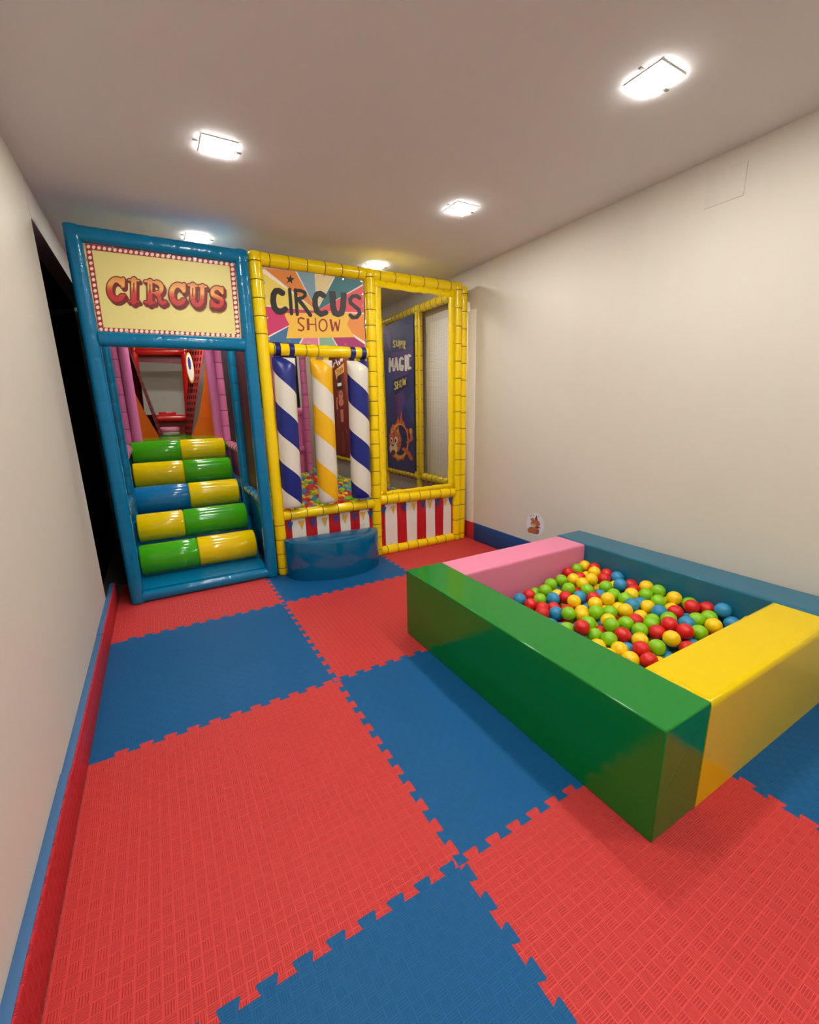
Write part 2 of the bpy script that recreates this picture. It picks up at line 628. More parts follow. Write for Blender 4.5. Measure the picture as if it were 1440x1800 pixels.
st = thing('wall_sticker', (X1, 1.668, .33), 'round white teddy bear sticker low on the right wall', 'sticker')
XS = X1 - 0.0015
b = MB()
cy_, cz_ = 1.668, .327
ring = [(X1 - .0012, cy_ + .097 * math.cos(a * math.pi / 20), cz_ + .097 * math.sin(a * math.pi / 20)) for a in range(40)]
b.prism(ring, (.0012, 0, 0))
b.build('backing', mat('sticker_white', (228, 226, 234), .5), st, smooth=False)
fz = lambda x, y: (890 + x / 14.4, 880 + y / 14.4)
a = Art(0, X1 - .0012, (-1, 0, 0), fz)
TED, TED2, TEDP = mat('teddy_brown', (178, 108, 60), .5), mat('teddy_muzzle', (232, 204, 170), .5), mat('teddy_plum', (132, 50, 72), .5)
a.disc((640, 740), 95, TED, 20, 80)
a.disc((740, 770), 100, TED, 20, 80)
a.disc((790, 790), 45, mat('teddy_foot', (160, 84, 66), .5), 16, 65)
a.disc((740, 580), 110, TED, 24, 100)
a.disc((665, 475), 42, TED)
a.disc((815, 600), 48, TED)
a.disc((705, 620), 52, TED2, 18, 44)
a.disc((712, 612), 20, M_INK, 12, 16)
a.disc((692, 560), 12, M_INK, 10)
a.disc((752, 600), 12, M_INK, 10)
a.poly([(720, 470), (780, 365), (800, 515)], TEDP)
a.poly([(690, 670), (800, 650), (870, 680), (860, 705), (790, 700), (760, 690)], TEDP)
for q in ((610, 405), (645, 365), (705, 370), (820, 400)):
    a.disc(q, 13, TEDP, 8)
a.build('teddy_print', st)

# ------------------------------------------------------------------ frames of the play structure
R_T = 0.0425


def spaced(L, step, m0=0.06, m1=0.06):
    n = max(1, round((L - m0 - m1) / step))
    return [m0 + (L - m0 - m1) * i / n for i in range(n + 1)]


def padded(parent, name, p0, p1, m_, r=R_T, rings=None, sq=1.0, cord=True, label=None, pinch=0.032):
    p0, p1 = Vector(p0), Vector(p1)
    L = (p1 - p0).length
    rings = rings if rings is not None else spaced(L, 0.15)
    b = MB()
    b.tube(p0, p1, r, rings, sq=sq, pinch=pinch)
    o = b.build(name, m_, parent, angle=50)
    if label:
        o['label'] = label
    if cord and rings:
        b = MB()
        d = (p1 - p0).normalized()
        for q in rings:
            b.cord_ring(p0 + d * q, d, r * (1 - pinch) + .0012)
        if len(rings) > 1:                      # the run of cord between the loops, behind the tube
            bk = Vector((0, 1, 0)) if abs(d.y) < .9 else Vector((1, 0, 0))
            bk = bk * (r + .001)
            b.tube(p0 + d * rings[0] + bk, p0 + d * rings[-1] + bk, .002, [], n=6, rnd=.001)
        b.build('lacing', M_CORD, o)
    return o


YF = 2.55
# blue stair frame -----------------------------------------------------------
bf = thing('stair_frame', (.59, YF, 0), 'blue padded frame on the left around the climbing stairs', 'play frame')
SQ = 0.72
XL, XR, ZT = 0.142, 1.049, 2.317


def bluepost(x0, z0, x1, z1, name, y=YF, **k):
    return padded(bf, name, (x0, y, z0), (x1, y, z1), M_BLUE, sq=SQ, cord=False, pinch=0.03, **k)


bluepost(XL, 0.0, XL - .003, ZT, 'post', rings=spaced(2.3, .13))
bluepost(XR, 0.0, XR - .003, ZT, 'post', rings=spaced(2.3, .13))
bluepost(XL - .04, ZT - .0425, XR + .04, ZT - .0425, 'top_rail', rings=spaced(.99, .13))
bluepost(XL + .03, 1.712, XR - .03, 1.720, 'middle_rail', rings=spaced(.82, .13))
b = MB()
b.tube((XL - .02, YF, .036), (XR + .02, YF, .036), .036, [], sq=.8)
b.build('bottom_rail', M_BLUE, bf, angle=50)
for x, rr in ((.146, .04), (1.047, .042)):
    padded(bf, 'post', (x, 3.32, 0), (x, 3.32, 2.28), M_BLUE, r=rr, rings=spaced(2.28, .14), sq=.75, pinch=.06)
    padded(bf, 'side_rail', (x, 2.6, .60), (x, 4.06, .60), M_BLUE, r=.036, rings=spaced(1.46, .15))
    padded(bf, 'side_rail', (x, 2.6, 2.26), (x, 4.06, 2.26), M_BLUE, r=.036, rings=spaced(1.46, .15))
for x in (.118, 1.066):
    b = MB()
    b.box((x - .006, 2.6, .0), (x + .006, 4.06, .58), .003)
    b.build('side_panel', M_BLUE, bf)
b = MB()
b.box((.098, 2.60, .0), (.104, 6.55, 2.27), .002)  # added opaque sheet, keeps the inner lamp's light off the left wall
o = b.build('side_panel', M_BLACK, bf)
o['label'] = 'added black outer side panel that blocks lamp light'
b = MB()
b.box((1.062, 2.62, .63), (1.074, 3.28, 2.22), .003)
o = b.build('side_panel', M_MAROON, bf)
o['label'] = 'maroon fabric side panel'
b = MB()
b.box((1.062, 3.37, .98), (1.074, 4.06, 2.22), .003)
o = b.build('side_panel', M_BLACK, bf)
o['label'] = 'black net side panel'

# stairs ---------------------------------------------------------------------
stairs = thing('climbing_stairs', (.58, 3.2, 0), 'five glossy two-coloured roller steps climbing inside the blue frame', 'stairs')
b = MB()
SX0, SX1 = .176, .992
prof = [(2.59, .07), (2.80, .085)]
YC = [2.862 + .31 * i for i in range(5)]
ZCN = [.205 + .1735 * i for i in range(5)]
for i in range(5):
    prof.append((YC[i] - .02, prof[-1][1]))
    prof.append((YC[i] - .02 + .03, ZCN[i] + .045))
prof.append((4.10, ZCN[4] + .06))
prof += [(4.10, 0.0), (2.59, 0.0)]
b.prism([(SX0 - .04, y, z) for y, z in prof], (SX1 - SX0 + .06, 0, 0))
b.build('step_base', M_BLUE, stairs, angle=20)
ROLLC = [(M_GREEN, M_RYEL, .565, 'green and yellow'), (M_RYEL, M_GREEN, .505, 'yellow and green'), (M_RBLUE, M_RYEL, .583, 'blue and yellow'),
         (M_RYEL, M_GREEN, .580, 'yellow and green'), (M_GREEN, M_RYEL, .588, 'green and yellow')]
for i, (ma, mb_, xs, cn) in enumerate(ROLLC):
    b = MB()
    for k, (xa, xb) in enumerate(((SX0, xs), (xs, SX1))):
        b.mi = k
        b.tube((xa, YC[i], ZCN[i]), (xb, YC[i], ZCN[i]), .112, [], n=32, rnd=.012 if True else 0)
    o = b.build('step_roll', [ma, mb_], stairs, angle=50)
    o['label'] = cn + ' step roll'
# platform
pl = thing('platform_mat', (.59, 4.75, .97), 'green padded platform at the top of the stairs', 'platform')
b = MB()
b.box((.125, 4.06, .90), (1.065, 6.6, .975), .02)
b.build('pad', M_GREEN, pl)
b = MB()
b.box((.13, 4.12, 0), (.20, 6.6, .90))
b.box((1.0, 4.12, 0), (1.06, 6.6, .90))
b.build('support', M_BLUE, pl)

# pink frame -----------------------------------------------------------------
pf = thing('pink_portal', (.6, 4.14, .97), 'pink padded posts and rails at the platform edge above the stairs', 'play frame')
for x in (.238, .957):
    padded(pf, 'post', (x, 4.13, .975), (x, 4.13, 2.28), M_PINK, rings=[], cord=False)
for x in (.158, 1.034):
    padded(pf, 'post', (x, 4.155, .6), (x, 4.155, 2.28), M_PINK, r=.04, rings=spaced(1.68, .15), pinch=.07)
padded(pf, 'top_rail', (.12, 4.15, 2.27), (1.07, 4.15, 2.27), M_PINK)
padded(pf, 'side_rail', (1.045, 3.37, .935), (1.045, 4.11, .945), M_PINK, r=.04, rings=spaced(.74, .15))
padded(pf, 'side_rail', (.150, 3.37, .935), (.150, 4.11, .945), M_PINK, r=.04, rings=spaced(.74, .15))
b = MB()
b.box((1.056, 3.37, .64), (1.068, 4.11, .92), .003)
b.build('side_panel', M_PINK, pf)

# orange sheets, nets, red frame beyond the platform --------------------------
c9 = lambda x, y: (190 + x / 6, 600 + y / 6)


def sheet(name, pts, y, m_, label, cat, th=.012):
    b = MB()
    b.prism([at(*c9(*q), 1, y) for q in pts], (0, th, 0))
    return tag(b.build(name, m_, smooth=False), label, cat)


sheet('orange_sheet', [(215, 420), (275, 530), (400, 770), (550, 1020), (215, 1034)], 5.42, M_ORANGE, 'orange vinyl sheet on the left of the platform walkway', 'side sheet')
sheet('orange_sheet', [(1025, 160), (1010, 450), (965, 760), (940, 850), (880, 1012), (1135, 1004), (1150, 160)], 5.42, M_ORANGE, 'orange vinyl sheet on the right of the platform walkway', 'side sheet')


def net_patch(name, q4, y0, y1, label, nu, nv, strap=(196, 50, 48)):
    """a slack climbing net between four corners (near pair on y0, far pair on y1): black web with red straps"""
    A, B, C_, D = at(*c9(*q4[0]), 1, y0), at(*c9(*q4[1]), 1, y1), at(*c9(*q4[2]), 1, y1), at(*c9(*q4[3]), 1, y0)
    t = thing(name, (A + C_) / 2, label, 'net')

    def P(u, v):
        p = (A * (1 - u) + B * u) * (1 - v) + (D * (1 - u) + C_ * u) * v
        return p
    nrm = (B - A).cross(D - A).normalized()
    if nrm.y > 0:
        nrm = -nrm
    b = MB()
    b.grid([[P(i / 12, j / 12) for i in range(13)] for j in range(13)])
    b.build('web', M_BLACK, t)
    b = MB()
    for i in range(nu + 1):
        u = i / nu
        for s in range(24):
            v0, v1 = s / 24, (s + 1) / 24
            du = .25 / nu
            b.poly([P(u - du, v0) + nrm * .006, P(u + du, v0) + nrm * .006, P(u + du, v1) + nrm * .006, P(u - du, v1) + nrm * .006])
    for j in range(nv + 1):
        v = j / nv
        dv = .20 / nv
        b.poly([P(0, v - dv) + nrm * .008, P(1, v - dv) + nrm * .008, P(1, v + dv) + nrm * .008, P(0, v + dv) + nrm * .008])
    b.build('strap_grid', mat('net_strap_%d' % strap[0], strap, .6), t)


net_patch('climbing_net', [(1008, 90), (862, 100), (815, 1010), (880, 1012)], 5.46, 6.15, 'red and black climbing net on the right of the walkway', 5, 14)
net_patch('climbing_net', [(205, 60), (245, 120), (585, 1005), (548, 1018)], 5.46, 6.15, 'red and black climbing net on the left of the walkway', 3, 14, (128, 44, 48))

rf = thing('far_window_frame', at(560, 800, 1, 6.2), 'red padded window frame at the far end of the walkway', 'play frame')
rf.location = (.6, 6.2, .97)


def redtube(name, qa, qb, r, y=6.2):
    b = MB()
    b.tube(at(*c9(*qa), 1, y), at(*c9(*qb), 1, y), r, [])
    return b.build(name, M_RED, rf, angle=50)


redtube('post', (262, 60), (352, 860), .05)
redtube('post', (806, 70), (862, 860), .05)
redtube('top_rail', (240, 108), (840, 112), .05)
redtube('sill', (330, 815), (860, 808), .05)
b = MB()
b.prism([at(*c9(*q), 1, 6.26) for q in [(250, 120), (820, 120), (830, 240), (310, 215)]], (0, .01, 0))
b.build('valance', mat('dark_red_vinyl', (120, 18, 20), .4), rf, smooth=False)
b = MB()
b.prism([at(*c9(*q), 1, 6.22) for q in [(340, 820), (860, 815), (860, 1030), (340, 1030)]], (0, .01, 0))
b.build('lower_panel', mat('dark_red_vinyl', (120, 18, 20), .4), rf, smooth=False)
b = MB()
p, q = at(*c9(465, 800), 1, 6.3), at(*c9(835, 780), 1, 6.3)
b.box((p.x, 6.28, p.z - .01), (q.x, 6.5, p.z + .03), .008)
b.build('ledge', M_IVORY, rf)['label'] = 'cream ledge'
p, q = at(*c9(535, 775), 1, 6.4), at(*c9(715, 742), 1, 6.4)
b = MB()
b.box((p.x, 6.33, p.z), (q.x, 6.48, q.z), .012)
tag(b.build('red_cushion', M_RED), 'red cushion on the cream ledge in the far window', 'cushion')
p, q = at(*c9(560, 1010), 1, 5.75), at(*c9(755, 905), 1, 5.75)
cu = thing('pink_pouf', ((p.x + q.x) / 2, 5.9, .975), 'small pouf with pink top on the platform walkway', 'pouf')
b = MB()
b.tube(((p.x + q.x) / 2, 5.95, .975), ((p.x + q.x) / 2, 5.95, q.z - .06), (q.x - p.x) / 2, [], n=28)
b.build('base', M_BEIGE, cu, angle=50)
b = MB()
b.tube(((p.x + q.x) / 2, 5.95, q.z - .065), ((p.x + q.x) / 2, 5.95, q.z), (q.x - p.x) / 2 + .006, [], n=28, rnd=.02)
b.build('cushion', M_PPINK, cu, angle=50)
# decorative oval hanging at the right of the far window
p = at(*c9(866, 280), 1, 5.75)
ov = thing('oval_plaque', p, 'white oval plaque with blue patch and yellow rim beside far window', 'plaque')
rx, rz = .042, .19


def ov_ring(s, y0, y1, m_, nm, dz=0, dx=0):
    b = MB()
    b.prism([(p.x + dx + rx * s * math.cos(k * math.pi / 14), y0, p.z + dz + rz * s * math.sin(k * math.pi / 14)) for k in range(28)], (0, y1 - y0, 0))
    b.build(nm, m_, ov, angle=30)


ov_ring(1.0, 5.74, 5.77, M_FLAGY, 'rim')
ov_ring(.86, 5.735, 5.745, M_WHITE, 'face')
ov_ring(.42, 5.73, 5.74, M_STRAP, 'blue_patch', .055, -.004)

# yellow frame ----------------------------------------------------------------
yf = thing('yellow_frame', (2.0, YF, 0), 'yellow padded two-bay frame front, right of the blue stair frame', 'play frame')
X_A, X_B, X_C = 1.139, 1.981, 2.834
ZTY = 2.283
LACE_A = [q for q in spaced(2.32, .115) if q < .45 or q > 1.72]
padded(yf, 'post', (X_A + .002, YF, -.0), (X_A - .001, YF, 2.322), M_YEL, rings=LACE_A)
padded(yf, 'post', (X_B - .003, YF, -.0), (X_B + .010, YF, 2.322), M_YEL, r=.041, rings=spaced(2.32, .118))
padded(yf, 'post', (X_C, YF, -.0), (X_C, YF, 2.322), M_YEL, r=.040, rings=spaced(2.32, .149))
padded(yf, 'top_rail', (X_A + .03, YF, ZTY), (X_B - .03, YF, ZTY), M_YEL, rings=spaced(.78, .13))
padded(yf, 'top_rail', (X_B + .03, YF, ZTY), (X_C - .03, YF, ZTY), M_YEL, rings=spaced(.79, .13))
padded(yf, 'middle_rail', (X_A + .035, YF, 1.702), (X_B - .03, YF, 1.706), M_YEL, rings=[.035, .27, .36, .43, .62, .75])
padded(yf, 'lower_rail', (X_A + .03, YF, .475), (X_B - .03, YF, .473), M_YEL, r=.040, rings=spaced(.77, .13))
padded(yf, 'lower_rail', (X_B + .03, YF, .500), (X_C - .03, YF, .482), M_YEL, r=.046, rings=spaced(.79, .115))
padded(yf, 'bottom_rail', (X_B + .025, YF, .031), (X_C + .02, YF, .031), M_YEL, r=.040, rings=spaced(.85, .1))
# flat laced flange round the window
fy = 2.530
fl = [(2.012, 2.075, .515, 2.262, 0), (2.728, 2.80, .515, 2.262, 0), (2.012, 2.80, 2.196, 2.250, 1), (2.012, 2.80, .522, .574, 1)]
for xa, xb, za, zb, hz in fl:
    b = MB()
    n = 24
    rnd_ = random.Random(int(xa * 1000 + za * 77))
    rows = []
    for k in range(n + 1):
        s = k / n
        w1, w2 = rnd_.uniform(-.004, .004), rnd_.uniform(-.003, .003)
        if hz:
            x = xa + (xb - xa) * s
            rows.append([(x, fy + w2, za + (w1 if zb > 1 else 0)), (x, fy + .006 + w2, zb + (w1 if zb < 1 else 0))] if zb > 1 else
                        [(x, fy + .006 + w2, za), (x, fy + w2, zb + w1)])
        else:
            z = za + (zb - za) * s
            rows.append([(xa + (w1 if xa > 2.5 else 0), fy + .004 + w2, z), (xb + (w1 if xa < 2.5 else 0), fy + w2, z)])
    b.grid(rows)
    o = b.build('window_flange', M_YEL, yf)
    sm = o.modifiers.new('thick', 'SOLIDIFY')
    sm.thickness = .003
    b = MB()
    if hz:
        zz = zb - .012 if zb > 1 else zb - .02
        for q in spaced(.66, .13):
            b.eyelet((2.07 + q, fy - .003, zz), (0, -1, 0), .006)
    else:
        xx = xb - .022 if xa < 2.5 else xa + .045
        for q in spaced(1.62, .149):
            b.eyelet((xx, fy - .003, .57 + q), (0, -1, 0), .006)
    b.build('eyelets', M_STEEL, o)

# side frame along the right wall ------------------------------------------------
sf = thing('side_frame', (2.908, 3.9, 0), 'yellow padded side frame running back along the right wall', 'play frame')
XS2 = 2.908
for y, rr in ((2.565, .0365), (3.33, .041), (4.12, .041), (4.95, .041), (5.98, .041)):
    padded(sf, 'post', (XS2, y, 0), (XS2, y, 2.30), M_YEL, r=rr, rings=spaced(2.3, .149))
YS = [2.60, 3.30, 3.36, 4.08, 4.15, 4.92, 4.99, 5.94]
for ya, yb in zip(YS[::2], YS[1::2]):
    L = yb - ya
    padded(sf, 'top_rail', (XS2, ya, 2.262), (XS2, yb, 2.262), M_YEL, rings=spaced(L, .09))
    padded(sf, 'lower_rail', (XS2, ya, .535), (XS2, yb, .535), M_YEL, rings=spaced(L, .09))
    b = MB()
    b.mi = 0
    b.box((2.905, ya, .03), (2.913, yb, .50), .002)
    b.mi = 1
    k = 0
    yy = ya + .03
    while yy < yb - .06:
        b.prism([(2.9045, yy, .505), (2.9045, yy + .05, .505), (2.9045, yy + .05, .475), (2.9045, yy, .475)], (.0004, 0, 0))
        yy += .1
    b.build('valance', [M_BEIGE, M_SRED], sf, smooth=False)
# flat flange on mid post
b = MB()
rows = []
rnd_ = random.Random(5)
for k in range(25):
    z = .55 + 1.68 * k / 24
    rows.append([(2.872, 3.30, z), (2.872 + rnd_.uniform(-.004, .004), 3.245 + rnd_.uniform(-.006, .006), z)])
b.grid(rows)
o = b.build('flange', M_YEL, sf)
o.modifiers.new('thick', 'SOLIDIFY').thickness = .003

# window net ---------------------------------------------------------------------
b = MB()
xs0, xs1, zs0, zs1 = 2.06, 2.745, .555, 2.21
th = .00032
x = xs0
while x <= xs1:
    b.box((x - th, 2.5385, zs0), (x + th, 2.5395, zs1))
    x += .0078
z = zs0
while z <= zs1:
    b.box((xs0, 2.5385, z - th), (xs1, 2.5395, z + th))
    z += .0078
tag(b.build('safety_net', M_NET, smooth=False), 'fine grey safety net stretched over the tall yellow window', 'net')

# pink wall at the back of the ball pool --------------------------------------------
pw = thing('pool_back_panel', (1.65, 5.15, 0), 'pink padded panel at the back of the inner ball pool', 'padded panel')
padded(pw, 'post', (2.165, 5.02, .2), (2.165, 5.02, 2.28), M_PINK, rings=spaced(2.08, .15), pinch=.07)
padded(pw, 'rail', (1.15, 5.1, 1.257), (2.13, 5.1, 1.257), M_PINK, r=.05, rings=[])
padded(pw, 'rail', (1.15, 5.1, .76), (2.13, 5.1, .76), M_PINK, r=.045, rings=[])
b = MB()
b.box((1.12, 5.13, 0), (2.20, 5.17, 1.25), .01)
b.build('panel', M_PINK, pw)
b = MB()
b.box((1.12, 5.15, 1.29), (2.13, 5.16, 2.24), .003)
o = b.build('panel', M_BLACK, pw)
o['label'] = 'black net upper panel'
padded(pw, 'post', (1.80, 5.1, 1.30), (1.80, 5.1, 2.26), M_PINK, r=.03, rings=[])
b = MB()
b.box((2.20, 6.03, 0), (2.95, 6.06, 2.26), .003)
tag(b.build('end_panel', M_BEIGE), 'beige fabric end panel at the far right of the play frame', 'panel')
b = MB()
b.box((1.10, 2.65, 0.0), (2.86, 5.11, .20), .01)
tag(b.build('pool_base_pad', M_BLUE), 'blue foam base under the balls of the inner pool', 'pad')

# ------------------------------------------------------------------ banners
f1 = lambda x, y: (60 + x / 3.6, 370 + y / 3.6)


def banner_sheet(parent, corners, ax, val, nrm, m_, fx, thick=.003, name='sheet', sag=.002):
    """a thin stretched sheet between four corners TL, TR, BR, BL of the photograph, lying on a plane"""
    P = [at(*fx(*q), ax, val) for q in corners]
    n = Vector(nrm)
    b = MB()
    N = 16
    back = []
    for side in (0, 1):
        rows = []
        for j in range(N + 1):
            v = j / N
            rows.append([(P[0] * (1 - u) + P[1] * u) * (1 - v) + (P[3] * (1 - u) + P[2] * u) * v - n * (thick * side) for u in [i / N for i in range(N + 1)]])
        b.grid(rows)
        back.append(rows)
    for e_ in (lambda r: r[0], lambda r: r[-1], lambda r: [q[0] for q in r], lambda r: [q[-1] for q in r]):
        b.grid([e_(back[0]), e_(back[1])])
    bmesh.ops.remove_doubles(b.bm, verts=b.bm.verts[:], dist=1e-5)
    b.build(name, m_, parent, smooth=False)
    return P


def eyelets(parent, pts, nrm, fx, ax, val):
    b = MB()
    for q in pts:
        b.eyelet(at(*fx(*q), ax, val) + Vector(nrm) * .001, nrm, .0075)
    b.build('eyelets', M_STEEL, parent)


# -- CIRCUS sign
BN = (0, -1, 0)
cb = thing('circus_sign', (.59, 2.555, 1.99), 'cream banner reading CIRCUS in red above the stairs', 'banner')
CQ = [(303, 203), (1278, 343), (1312, 812), (396, 770)]
banner_sheet(cb, CQ, 1, 2.548, BN, M_CREAM, f1)


def bil(q4, u, v):
    a0 = (q4[0][0] * (1 - u) + q4[1][0] * u, q4[0][1] * (1 - u) + q4[1][1] * u)
    b0 = (q4[3][0] * (1 - u) + q4[2][0] * u, q4[3][1] * (1 - u) + q4[2][1] * u)
    return (a0[0] * (1 - v) + b0[0] * v, a0[1] * (1 - v) + b0[1] * v)


a = Art(1, 2.548, BN, f1)
OUT = [(322, 208), (1270, 333), (1306, 804), (408, 765)]
INN = [(365, 250), (1236, 352), (1278, 783), (440, 740)]
for k in range(4):
    a.poly([OUT[k], OUT[(k + 1) % 4], INN[(k + 1) % 4], INN[k]], M_BRED)
MID = [tuple((o_[i] + n_[i]) / 2 for i in (0, 1)) for o_, n_ in zip(OUT, INN)]
for k, n in ((0, 27), (1, 15), (2, 27), (3, 15)):
    A_, B_ = MID[k], MID[(k + 1) % 4]
    for s in range(n):
        t_ = (s + 0.0) / n
        a.disc((A_[0] + (B_[0] - A_[0]) * t_, A_[1] + (B_[1] - A_[1]) * t_), 11.5, M_IVORY, 12)
a.build('marquee_border', cb)
eyelets(cb, [(312, 213), (500, 236), (683, 260), (857, 280), (1018, 302), (1143, 319), (1265, 338), (333, 312), (350, 422), (384, 590), (412, 758),
             (588, 768), (757, 772), (925, 782), (1077, 788), (1196, 796), (1300, 800), (1278, 425), (1290, 517), (1296, 660)], BN, f1, 1, 2.547)

# western slab letters, each given in a 0..1 box
SLAB = {
    'C': [(arc(.52, .5, .36, .40, 48, 318, 18), .27), ([(.84, .06), (.84, .34)], .20), ([(.60, .09), (.84, .09)], .12), ([(.70, .84), (.90, .72)], .16)],
    'I': [([(.5, .04), (.5, .96)], .40), ([(.1, .06), (.9, .06)], .13), ([(.1, .94), (.9, .94)], .13)],
    'R': [([(.26, .04), (.26, .96)], .24), ([(.04, .06), (.60, .06)], .12), ([(.04, .94), (.46, .94)], .12),
          (arc(.55, .30, .24, .235, 90, -90, 12), .21), ([(.30, .52), (.58, .52)], .10), ([(.55, .54), (.68, .66), (.72, .88), (.82, .94), (.95, .88)], .19)],
    'U': [([(.26, .05), (.26, .62)] + arc(.51, .62, .25, .30, 180, 360, 12) + [(.78, .05)], .22), ([(.04, .06), (.48, .06)], .12), ([(.62, .06), (.97, .06)], .12),
          ([(.26, .05), (.26, .65)], .27)],
    'S': [(arc(.50, .30, .30, .22, 30, 180, 10) + [(.24, .42), (.5, .50), (.74, .58)] + arc(.50, .70, .30, .22, 15, -150, 10), .24),
          ([(.82, .06), (.82, .30)], .15), ([(.16, .70), (.16, .95)], .15)],
}
top_ = lambda x: 421 + .094 * (x - 500)
bot_ = lambda x: 578 + .066 * (x - 520)
LET = [('C', 458, 582), ('I', 590, 672), ('R', 697, 836), ('C', 852, 965), ('U', 972, 1090), ('S', 1106, 1208)]


def letter_strokes(g, x0, x1):
    out = []
    w_px = x1 - x0
    for pts, w in SLAB[g]:
        q = []
        for u, v in pts:
            x = x0 + u * w_px
            q.append((x, top_(x) + v * (bot_(x) - top_(x))))
        out.append((q, w * 1.12 * min(w_px, 122)))
    return out


zt, zb_ = at(*f1(830, 450), 1, 2.548).z, at(*f1(830, 600), 1, 2.548).z
M_FADE = ramp_z_mat('circus_ink_fade', zb_, zt, [(0.0, (196, 40, 34)), (.36, (206, 52, 36)), (.52, (226, 110, 44)), (.66, (240, 180, 84)), (1.0, (232, 140, 60))])
a = Art(1, 2.548, BN, f1)
a.k = 20
for g, xa, xb in LET:
    st_ = letter_strokes(g, xa, xb)
    for off in (18, 12, 6):
        for q, w in st_:
            a.stroke([(x + off * .75, y + off) for x, y in q], w + 10, M_DRED)
    for q, w in st_:
        a.stroke(q, w + 11, M_DRED)
    for q, w in st_:
        a.stroke(q, max(5, w - 3), M_FADE)
    q = st_[0][0]
    if g in 'IRU':
        cx_ = q[0][0]
        ty, by = top_(cx_), bot_(cx_)
        a.stroke([(cx_, ty + 28), (cx_, ty + .55 * (by - ty))], 7, M_DRED)
a.build('lettering', cb)

# -- CIRCUS SHOW banner
f2 = lambda x, y: (450 + x / 6.857, 465 + y / 6.857)
sb = thing('circus_show_banner', (1.56, 2.555, 2.0), 'colourful sunburst banner reading CIRCUS SHOW above the striped pillars', 'banner')
SQ4 = [(75, 30), (1290, 195), (1320, 1000), (130, 930)]
banner_sheet(sb, SQ4, 1, 2.548, BN, M_IVORY, f2)
a = Art(1, 2.548, BN, f2)
CN = (735, 560)


def P_(r, g_, b_):
    return mat('print_%d_%d_%d' % (r, g_, b_), (r, g_, b_), .5)


SECT = [([(78, 95), (110, 488)], P_(232, 206, 92)), ([(90, 40), (470, 80)], P_(222, 132, 56)), ([(490, 80), (705, 105)], P_(124, 156, 172)),
        ([(715, 106), (940, 145)], P_(226, 206, 152)), ([(955, 148), (1282, 195), (1284, 238)], P_(44, 110, 116)), ([(1288, 255), (1302, 580)], P_(228, 76, 86)),
        ([(1303, 600), (1316, 930)], P_(232, 142, 66)), ([(1312, 965), (1318, 998), (990, 985)], P_(168, 48, 110)), ([(970, 982), (768, 970)], P_(132, 170, 150)),
        ([(752, 968), (540, 955)], P_(212, 120, 158)), ([(520, 952), (150, 930), (135, 890)], P_(58, 110, 156)), ([(132, 868), (110, 505)], P_(204, 46, 104))]
for pts, m_ in SECT:
    a.poly([CN] + pts, m_)
# ribbon
a.poly([(345, 612), (360, 585), (1160, 580), (1095, 722), (1190, 875), (365, 892), (400, 720)], P_(242, 190, 66))
a.build('sunburst_print', sb)
a = Art(1, 2.548, BN, f2)
a.k = 40
star = []
for k in range(10):
    rr = 56 if k % 2 == 0 else 23
    an = math.radians(-82 + 36 * k)
    star.append((412 + rr * math.cos(an), 180 + rr * 1.1 * math.sin(an)))
a.poly(star, M_INK)


def st2(pts, w, m_=M_INK, cap=True):
    a.stroke(pts, w, m_, cap)


st2([(318, 345), (278, 318), (238, 318), (212, 360), (206, 440), (222, 520), (262, 568), (305, 572), (352, 540)], 72)
st2([(405, 300), (428, 592)], 42)
st2([(474, 305), (498, 602)], 40)
st2([(474, 312), (540, 315), (590, 340), (592, 378), (555, 405), (498, 412)], 40)
st2([(510, 420), (590, 520), (656, 612)], 46)
st2([(815, 375), (775, 350), (735, 358), (712, 410), (712, 490), (735, 565), (785, 600), (840, 580)], 66)
st2([(918, 345), (930, 520), (950, 585), (990, 600), (1030, 585), (1048, 520), (1058, 355)], 72, cap=False)
a.poly([(880, 322), (955, 325), (968, 420), (885, 420)], M_INK)
a.poly([(1020, 330), (1092, 340), (1085, 430), (1022, 430)], M_INK)
st2([(1248, 405), (1215, 378), (1165, 382), (1132, 420), (1140, 465), (1190, 505), (1240, 545), (1250, 590), (1215, 635), (1165, 640), (1135, 612)], 46)
a.build('circus_lettering', sb)
a = Art(1, 2.548, BN, f2)
a.k = 40
SHR = P_(150, 32, 26)
a.stroke([(578, 655), (545, 642), (512, 655), (512, 695), (545, 728), (575, 755), (572, 785), (545, 798), (512, 786)], 19, SHR)
a.stroke([(625, 650), (632, 792)], 30, SHR, False)
a.stroke([(715, 648), (726, 800)], 13, SHR)
a.stroke([(630, 722), (722, 722)], 15, SHR)
a.stroke(arc(808, 732, 47, 70, 0, 360, 24), 17, SHR)
a.stroke([(897, 660), (925, 800)], 26, SHR, False)
a.stroke([(925, 805), (955, 700)], 12, SHR)
a.stroke([(955, 690), (988, 800)], 26, SHR, False)
a.stroke([(990, 800), (1008, 668)], 13, SHR)
a.build('show_lettering', sb)
eyelets(sb, [(85, 40), (345, 78), (588, 112), (826, 142), (1047, 178), (1270, 205), (100, 220), (110, 378), (135, 640), (150, 900), (398, 925), (632, 940),
             (1080, 965), (1305, 985), (1283, 360), (1288, 500), (1300, 745)], BN, f2, 1, 2.547)

